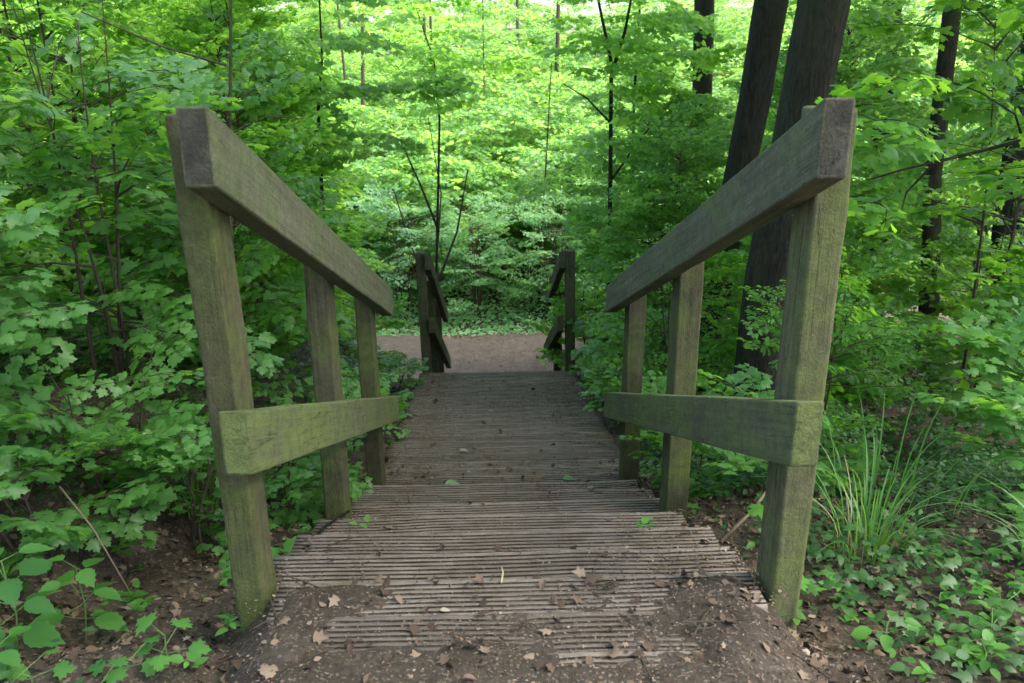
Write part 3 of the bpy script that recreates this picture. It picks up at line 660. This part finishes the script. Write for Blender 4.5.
# ------------------------------------------------------------------ LITTER, GROUND COVER
def scatter(n, xr, yr, seed, dens=None):
    r = np.random.default_rng(seed); x = r.uniform(*xr, n); y = r.uniform(*yr, n)
    if dens is not None:
        k = r.random(n) < dens(x, y); x, y = x[k], y[k]
    return r, x, y
def surf(x, y):
    """top of whatever lies at x, y: boards or soil"""
    z = terrain(x, y); on = (x > -.63) & (x < .73) & ((y > 1.72) | (np.abs(x-.06) < .42))
    s = np.ceil((y-NZ0)/PIT).clip(0, 7); b = LAND-s*RISE
    b = np.where(y > BW0, BWZ0+(BWZ1-BWZ0)*(y-BW0)/(BW1-BW0), b)
    return np.where(on & (y < BW1), np.maximum(z, b), z)
def litter():
    L = Acc(); T = Acc()
    # leaves on soil
    for n, xr, yr, sz, sd in ((26000, (-2.6, 2.6), (1.0, 4.5), .029, 1), (5000, (-3.5, 3.5), (4, 12), .05, 2), (8000, (-5, 4), (11, 13.5), .05, 3)):
        r, x, y = scatter(n, xr, yr, sd, lambda x, y: np.where((x > -.6) & (x < .7) & (y < BW1), np.where(y < 1.9, .35, np.where(y < 4, .05, .16)), 1)*np.where(y > 11, .6, 1))
        m = len(x); z = surf(x, y)+r.uniform(.001, .012, m); az = r.uniform(0, 6.28, m)
        X = np.stack([np.cos(az), np.sin(az), r.normal(0, .35, m)], 1); Z = np.stack([r.normal(0, .6, m), r.normal(0, .6, m), np.ones(m)], 1)
        s = sz*(.25+1.15*r.random(m)**2); o = np.stack([x, y, z], 1)-X*s[:, None]*.4
        h = r.random(m) < .5
        for tp, k in ((TML, h), (TO, ~h)): L.add(*leaves_geo(o[k], X[k], Z[k], s[k], tp, r.random(k.sum())**(1.9 if sd < 3 else .7), r.uniform(-4, 4, k.sum())))
    # crumbs on the boards and the soil
    r, x, y = scatter(75000, (-.75, .85), (1.2, 7.3), 5, lambda x, y: np.clip(.16+1.6*(N1(x, y, 2.2)-.45)+1.2*(N3(x, y, 9)-.6)+1.1*sst(-.05, -.45, x)*(y > 4)+.1*(y > 4)+.8*(np.abs(x-.05) > .42)+.5*(y < 1.9), .05, 1))
    m = len(x); az = r.uniform(0, 6.28, m); o = np.stack([x, y, surf(x, y)+.001], 1)
    L.add(*leaves_geo(o, np.stack([np.cos(az), np.sin(az), r.normal(0, .2, m)], 1), np.stack([r.normal(0, .5, m), r.normal(0, .5, m), np.ones(m)], 1), r.uniform(.003, .012, m)*(1+.5*sst(3.5, 6, y)), TOL, np.clip(r.random(m)**1.1, 0, 1)))
    o = link('leaf_litter', L.mesh('litter', M_litter)); tag(o, 'brown dead leaves, crumbs and seeds strewn over the soil and boards', 'leaf litter', kind='stuff')
    # little twigs
    r, x, y = scatter(520, (-1.8, 1.6), (1.25, 4.5), 7, lambda x, y: np.where((x > -.35) & (x < .45), .06, 1)*np.where((x > .25) & (x < .8) & (y < 2), 1, .6))
    for xx, yy, zz in zip(x, y, surf(x, y)):
        a = r.uniform(0, 3.14); l = r.uniform(.02, .11); d = np.array([math.cos(a), math.sin(a), r.normal(0, .08)])*l
        p = np.array([xx, yy, zz+.006]); T.add(*tube([p-d, p+r.normal(0, .004, 3), p+d], [.0022, .002, .001], 4))
    tag(link('twig_litter', T.mesh('twigs', M_twig)), 'small dark twigs scattered over the soil around the posts', 'twigs', kind='stuff')
litter()
def ground_cover():
    L = Acc()
    def dn(x, y):
        side = np.where(x < 0, sst(-.72, -1.25, x), sst(.80, 1.1, x))
        near = np.where(x < 0, np.where(y < 2.6, .22+.78*sst(-.95, -1.35, x)*sst(1.5, 2.1, y), 1), np.where(y < 2.1, .55, 1))
        return side*near*np.clip((N2(x, y, 1.7)-.25)*2.2, 0, 1)
    for n, xr, yr, sz, hh, sd, tp in ((11000, (-3.6, 3.6), (1.3, 5), .040, .13, 11, TML), (13000, (-3.6, 3.6), (1.3, 5), .036, .10, 14, TO), (16000, (-5, 5), (4.5, 11), .06, .30, 12, TML)):
        r, x, y = scatter(n*2, xr, yr, sd, (lambda x, y: .7+0*x) if yr[0] > 13 else dn)
        m = len(x); az = r.uniform(0, 6.28, m); z = terrain(x, y)+hh*r.random(m)**1.3+.01
        L.add(*leaves_geo(np.stack([x, y, z], 1), np.stack([np.cos(az), np.sin(az), r.normal(-.15, .2, m)], 1), np.stack([r.normal(0, .35, m), r.normal(0, .35, m)-.15, np.ones(m)], 1), sz*r.uniform(.5, 1.2, m), tp, r.random(m)))
    tag(link('ivy_ground_cover', L.mesh('ivy', M_ivy)), 'dark glossy ivy and low leaves creeping over both banks', 'ivy', kind='stuff')
    L = Acc(); r, x, y = scatter(26000, (-8, 7), (13.35, 16.2), 13); m = len(x); az = r.uniform(0, 6.28, m)
    top = np.clip((y-13.3)*.8, .10, 1.1)*(.15+1.5*N1(x, y, 1.9)*N2(x, y, .8)); z = terrain(x, y)+top*r.random(m)**.55
    L.add(*leaves_geo(np.stack([x, y, z], 1), np.stack([np.cos(az), np.sin(az), r.normal(-.15, .2, m)], 1), np.stack([r.normal(0, .4, m), r.normal(0, .4, m)-.8, np.ones(m)], 1), .085*r.uniform(.5, 1.2, m), TOL, r.random(m)))
    tag(link('undergrowth', L.mesh('undergrowth', M_blue)), 'pale blue green undergrowth massed along the far edge of the path', 'undergrowth', kind='stuff')
    # small bright rosettes
    L = Acc()
    r, x, y = scatter(900, (-2.2, 2.2), (1.45, 6.9), 15, lambda x, y: np.where((x > -.66) & (x < .8), .012, 1)*np.clip((N3(x, y, 2)-.35)*2.5, 0, 1)*np.where((x > .8) & (y < 2.2), 2.2, .8))
    for xx, yy, zz in zip(x, y, surf(x, y)):
        k = int(r.integers(4, 9)); a = np.arange(k)*2.4+r.uniform(0, 6); hh = r.uniform(.01, .07)
        L.add(*leaves_geo(np.tile([xx, yy, zz+hh], (k, 1))+r.normal(0, .008, (k, 3)), np.stack([np.cos(a), np.sin(a), r.uniform(-.1, .5, k)], 1), np.tile([0, 0, 1.], (k, 1))+r.normal(0, .2, (k, 3)), r.uniform(.02, .045, k), TO, r.random(k)))
    tag(link('small_weeds', L.mesh('weeds', M_herb)), 'tiny bright green weeds sprouting from the soil along the steps', 'weeds', kind='stuff')
ground_cover()

# low maple seedlings along the boards and between the posts
G4 = 'low leafy plants along the steps and boardwalk'
for x, y, i, sc, rz, lb in [
    (-.95, 4.6, 0, .85, .2, 'low leafy plant left of the boardwalk start, past the last left post'),
    (-.85, 5.5, 1, .8, 1.0, 'low leafy plant at the left edge of the boardwalk, halfway along'),
    (-.80, 6.7, 2, .5, 2.4, 'low leafy plant at the foot of the dark far left handrail'),
    (-1.05, 3.6, 1, .7, 4.0, 'low leafy plant between the second and third posts of the left handrail'),
    (-1.35, 2.9, 0, 1.0, 5.1, 'lobed leafy plant left of the near left post, at the foot of the bank'),
    (-1.75, 2.3, 2, 1.0, 3.2, 'lobed leafy plant at the left picture edge halfway up'),
    (-1.42, 2.35, 1, .85, .9, 'pale lobed plant hanging over the dark soil bank above the toothed leaved plants'),
    (-1.12, 2.75, 2, .7, 2.9, 'small lobed plant on the bank just left of the near left post'),
    (-.90, 3.25, 2, .65, 1.1, 'low leafy plant right behind the middle post of the left handrail'),
    (.96, 3.65, 0, .7, 2.6, 'low leafy plant between the middle and last posts of the right handrail'),
    (-.86, 5.05, 2, .7, 3.6, 'low leafy plant spilling over the left edge of the boardwalk, nearest the steps'),
    (.98, 4.5, 2, .8, 1.7, 'low leafy plant just past the last post of the right handrail'),
    (.98, 5.3, 0, .85, 3.0, 'bright low plant overhanging the right edge of the boardwalk'),
    (1.0, 6.3, 1, .9, 4.2, 'low leafy plant at the right edge of the boardwalk near the far steps'),
    (1.25, 3.1, 1, .8, .3, 'low leafy plant between the first and second posts of the right handrail'),
    (1.95, 2.5, 0, 1.0, 2.2, 'broad leafy plant right of the grass tuft near the right edge'),
    (2.2, 3.1, 2, 1.2, 1.2, 'dark leafy plant behind the grass tuft on the right'),
    (1.25, 7.0, 2, 1.1, 3.9, 'bright leafy plant spilling round the foot of the dark far right handrail')]:
    plant('low_plant', LOWM[i], (x, y), lb, 'plant', G4, rz, sc)
YP = [shrub_meshes('young_bright', 85, 1.0, .5, 'maplo', 3, 30, .2, M_young, scale=.7)]
plant('low_plant', YP[0], (.98, 8.1), 'bright yellow green leafy plant hanging over the dark far right handrail', 'plant', G4, .5, 1.2)
plant('low_plant', YP[0], (-1.25, 8.4), 'bright yellow green plant outside the far left handrail', 'plant', G4, 2.5, .9)
plant('low_plant', YP[0], (1.15, 5.9), 'bright yellow green plant leaning toward the boardwalk from its right side', 'plant', G4, 4.1, .8)
def seedling(name, loc, label, n, size, h, tpl, mat, seed, stem=.0022, spread=.05):
    r = np.random.default_rng(seed); z = float(surf(np.array([loc[0]]), np.array([loc[1]]))[0]); root = empty(name, (loc[0], loc[1], z), label, 'plant', 'seedlings near the posts'); L = Acc(); S = Acc()
    top = np.array([r.normal(0, .02), r.normal(0, .02), h]); S.add(*tube([np.array([0, 0, -.02]), top*.5+r.normal(0, .006, 3), top], [stem*1.3, stem, stem*.7], 5))
    for i in range(n):
        t = .35+.65*(i//2)/max(1, (n-1)//2); b = top*t; a = (i % 2)*math.pi+(i//2)*1.4+r.uniform(-.4, .4); d = np.array([math.cos(a), math.sin(a), .25])
        e = b+d*spread*r.uniform(.7, 1.2); S.add(*tube([b, e], [stem*.6, stem*.4], 4))
        L.add(*leaves_geo(e[None], (d+[0, 0, -.35])[None], np.array([[r.normal(0, .2), r.normal(0, .2)-.15, 1]]), np.array([size*r.uniform(.75, 1.1)]), tpl, np.array([r.random()])))
    link('foliage', L.mesh('foliage', mat), root); link('stem', S.mesh('stem', M_gstem, True), root)
for i, (nm, x, y, lb, n, s, h, tp) in enumerate([
    ('maple_seedling', -.74, 1.60, 'bright maple seedling touching the foot of the near left post', 5, .060, .08, TM),
    ('maple_seedling', -.83, 1.56, 'bright maple seedling a hand left of the near left post foot', 4, .055, .05, TM),
    ('maple_seedling', -.86, 1.46, 'small maple seedling at the bottom edge, left of the near left post', 4, .045, .03, TM),
    ('maple_seedling', -.99, 1.50, 'small maple seedling with low leaves at lower left', 4, .045, .03, TM),
    ('nettle_plant', -1.16, 1.72, 'upright plant with large toothed oval leaves at the lower left edge', 12, .10, .30, TT),
    ('nettle_plant', -1.10, 1.92, 'leaning plant with pointed oval leaves just right of the tall one at lower left', 10, .09, .22, TT),
    ('nettle_plant', -1.12, 1.56, 'short round leaved plant in the lower left corner', 10, .06, .08, TT),
    ('maple_seedling', -.80, 2.62, 'maple seedling with three flat leaves beside the second left post', 5, .085, .15, TM),
    ('maple_seedling', -.76, 2.42, 'two leaved maple seedling below the one at the second left post', 3, .075, .05, TM),
    ('maple_seedling', .98, 2.55, 'maple seedling seen under the lower right rail next to the front post', 6, .09, .42, TM),
    ('maple_seedling', .86, 2.05, 'seedling leaning over the right end of the upper steps', 4, .06, .12, TM),
    ('herb_plant', .98, 1.70, 'leafy herb at the foot of the pale front post on the right', 9, .05, .10, TO),
    ('herb_plant', 1.18, 1.66, 'bushy herb with narrow leaves near the lower right corner', 12, .045, .09, TO),
    ('herb_plant', 1.30, 1.80, 'narrow leaved herb at the right edge below the arching grass', 12, .045, .10, TO),
    ('herb_plant', 1.08, 1.54, 'small herb at the bottom edge, right of the pale front post', 9, .04, .06, TO),
    ('herb_plant', 1.24, 1.50, 'herb in the lower right corner of the ground', 10, .045, .07, TO)]):
    seedling(nm, (x, y), lb, n, s, h, tp, M_herb, 200+i)

def grass(loc, label, n, h, seed, spread=.10, lean=(0, 0), dry=6, droop=.9):
    r = np.random.default_rng(seed); root = empty('grass_tuft', (*loc, tz(*loc)), label, 'grass', 'grass tufts right of the steps')
    def blades(cnt, hh, wd, droop):
        A = Acc()
        for _ in range(cnt):
            a = r.uniform(0, 6.28); l = hh*r.uniform(.45, 1.1); k = r.uniform(.15, 1)*droop; b = np.array([math.cos(a), math.sin(a), 0])*spread*math.sqrt(r.random())
            d = np.array([math.cos(a)+lean[0], math.sin(a)+lean[1], 0]); t = np.linspace(0, 1, 9)[:, None]
            c = b+d*l*(k*t**2.2)+np.array([0, 0, 1])*l*(t-.45*k*t**3); sd = np.array([-math.sin(a), math.cos(a), 0])
            ww = wd*r.uniform(.6, 1.2)*(1-t**2.5)+.0004
            V = np.stack([c-sd*ww, c+[0, 0, -.25]*ww, c+sd*ww], 1).reshape(-1, 3); i = np.arange(8)[:, None]*3
            A.add(V, np.concatenate([np.hstack([i, i+1, i+4, i+3]), np.hstack([i+1, i+2, i+5, i+4])]), np.full((27, 3), r.random()))
        return A
    link('blades', blades(n, h, .0036, droop).mesh('blades', M_grass), root)
    if dry: link('dry_stalks', blades(dry, h*.75, .0018, .9).mesh('dry', M_straw), root)
grass((1.45, 2.75), 'tall grass tuft with arching blades right of the pale front post', 28, .62, 1, .30, droop=1.1, dry=0)
grass((1.22, 2.35), 'thin grass with dry bent stalks at the foot of the tall tuft', 40, .42, 2, .12, dry=12)
grass((1.62, 2.05), 'grass tuft arching in from the right picture edge', 45, .32, 3, .08, (-.5, 0), dry=0)
grass((-1.25, 3.15), 'low grass patch left of the near left post, on the bank', 70, .22, 4, .18, dry=0)

# single things lying on the boards
def fallen(x, y, size, tpl, mat, tv, label, rz, cat='leaf', curl=1.5):
    z = float(surf(np.array([x]), np.array([y]))[0]); V, F, C = leaves_geo(np.zeros((1, 3)), np.array([[math.cos(rz), math.sin(rz), 0.]]), np.array([[.08, -.12, 1.]]), np.array([size]), tpl, np.array([tv]), np.array([curl]))
    V[:, 2] -= V[:, 2].min()-.002
    o = link('fallen_leaf', mesh_np('fallen_leaf', V, [F], C, mat=mat)); o.location = (x, y, z); tag(o, label, cat, 'single leaves lying on the steps')
for a in [(-.27, 1.87, .032, TM, M_herb, .9, 'small bright green leaf lying on the left part of the first step', .4),
          (-.25, 4.02, .085, TO, M_blue, .9, 'pale blue green oval leaf at the left end of the boardwalk start', .2),
          (.38, 4.05, .08, TO, M_blue, .8, 'pale green oval leaf near the last right post', .1),
          (-.12, 1.99, .045, TM, M_litter, .86, 'curled brown leaf lying upright on the second step left of centre', 1.2),
          (-.50, 1.49, .050, TM, M_litter, .84, 'large tan dead leaf on the soil near the left post foot', .8),
          (-.13, 1.72, .026, TO, M_litter, .99, 'whitish dry leaf on the landing left of centre', .1),
          (-.20, 4.75, .06, TO, M_litter, .99, 'pale dry leaf on the boardwalk left of centre', .3),
          (.27, 1.82, .06, TM, M_litter, .3, 'dark rotten leaf clump on the right part of the landing', 2.2)]: fallen(*a)
def stick(pts, r0, label, mat, name='stick'):
    root = Vector(pts[0]); P = np.array(pts)-np.array(root)
    V, F = tube(P, np.linspace(r0, r0*.6, len(P)), 7); n = len(V)
    o = link(name, mesh_np(name, V, [F, np.arange(7)[None, ::-1], np.arange(n-7, n)[None]], np.full((n, 3), .7), True, mat)); o.location = root; tag(o, label, 'stick', 'sticks lying by the steps')
stick([(.02, 1.83, LAND+.006), (.025, 1.87, LAND+.008), (.022, 1.89, LAND+.012)], .003, 'short pale straight twig at the landing edge in the centre', M_straw)
stick([(.80, 2.55, -1.60), (.95, 2.68, -1.55), (1.10, 2.85, -1.49)], .007, 'tan stick leaning against the ground under the lower right rail', M_litter)
stick([(-.66, 2.55, -1.60), (-.62, 2.75, -1.62), (-.56, 2.93, -1.66)], .008, 'dark stick lying against the foot of the second left post', M_barkd)
stick([(-1.30, 2.30, -1.20), (-1.14, 2.14, -1.25), (-1.00, 2.0, -1.36)], .003, 'thin brown stick slanting down the bank at lower left', M_litter)
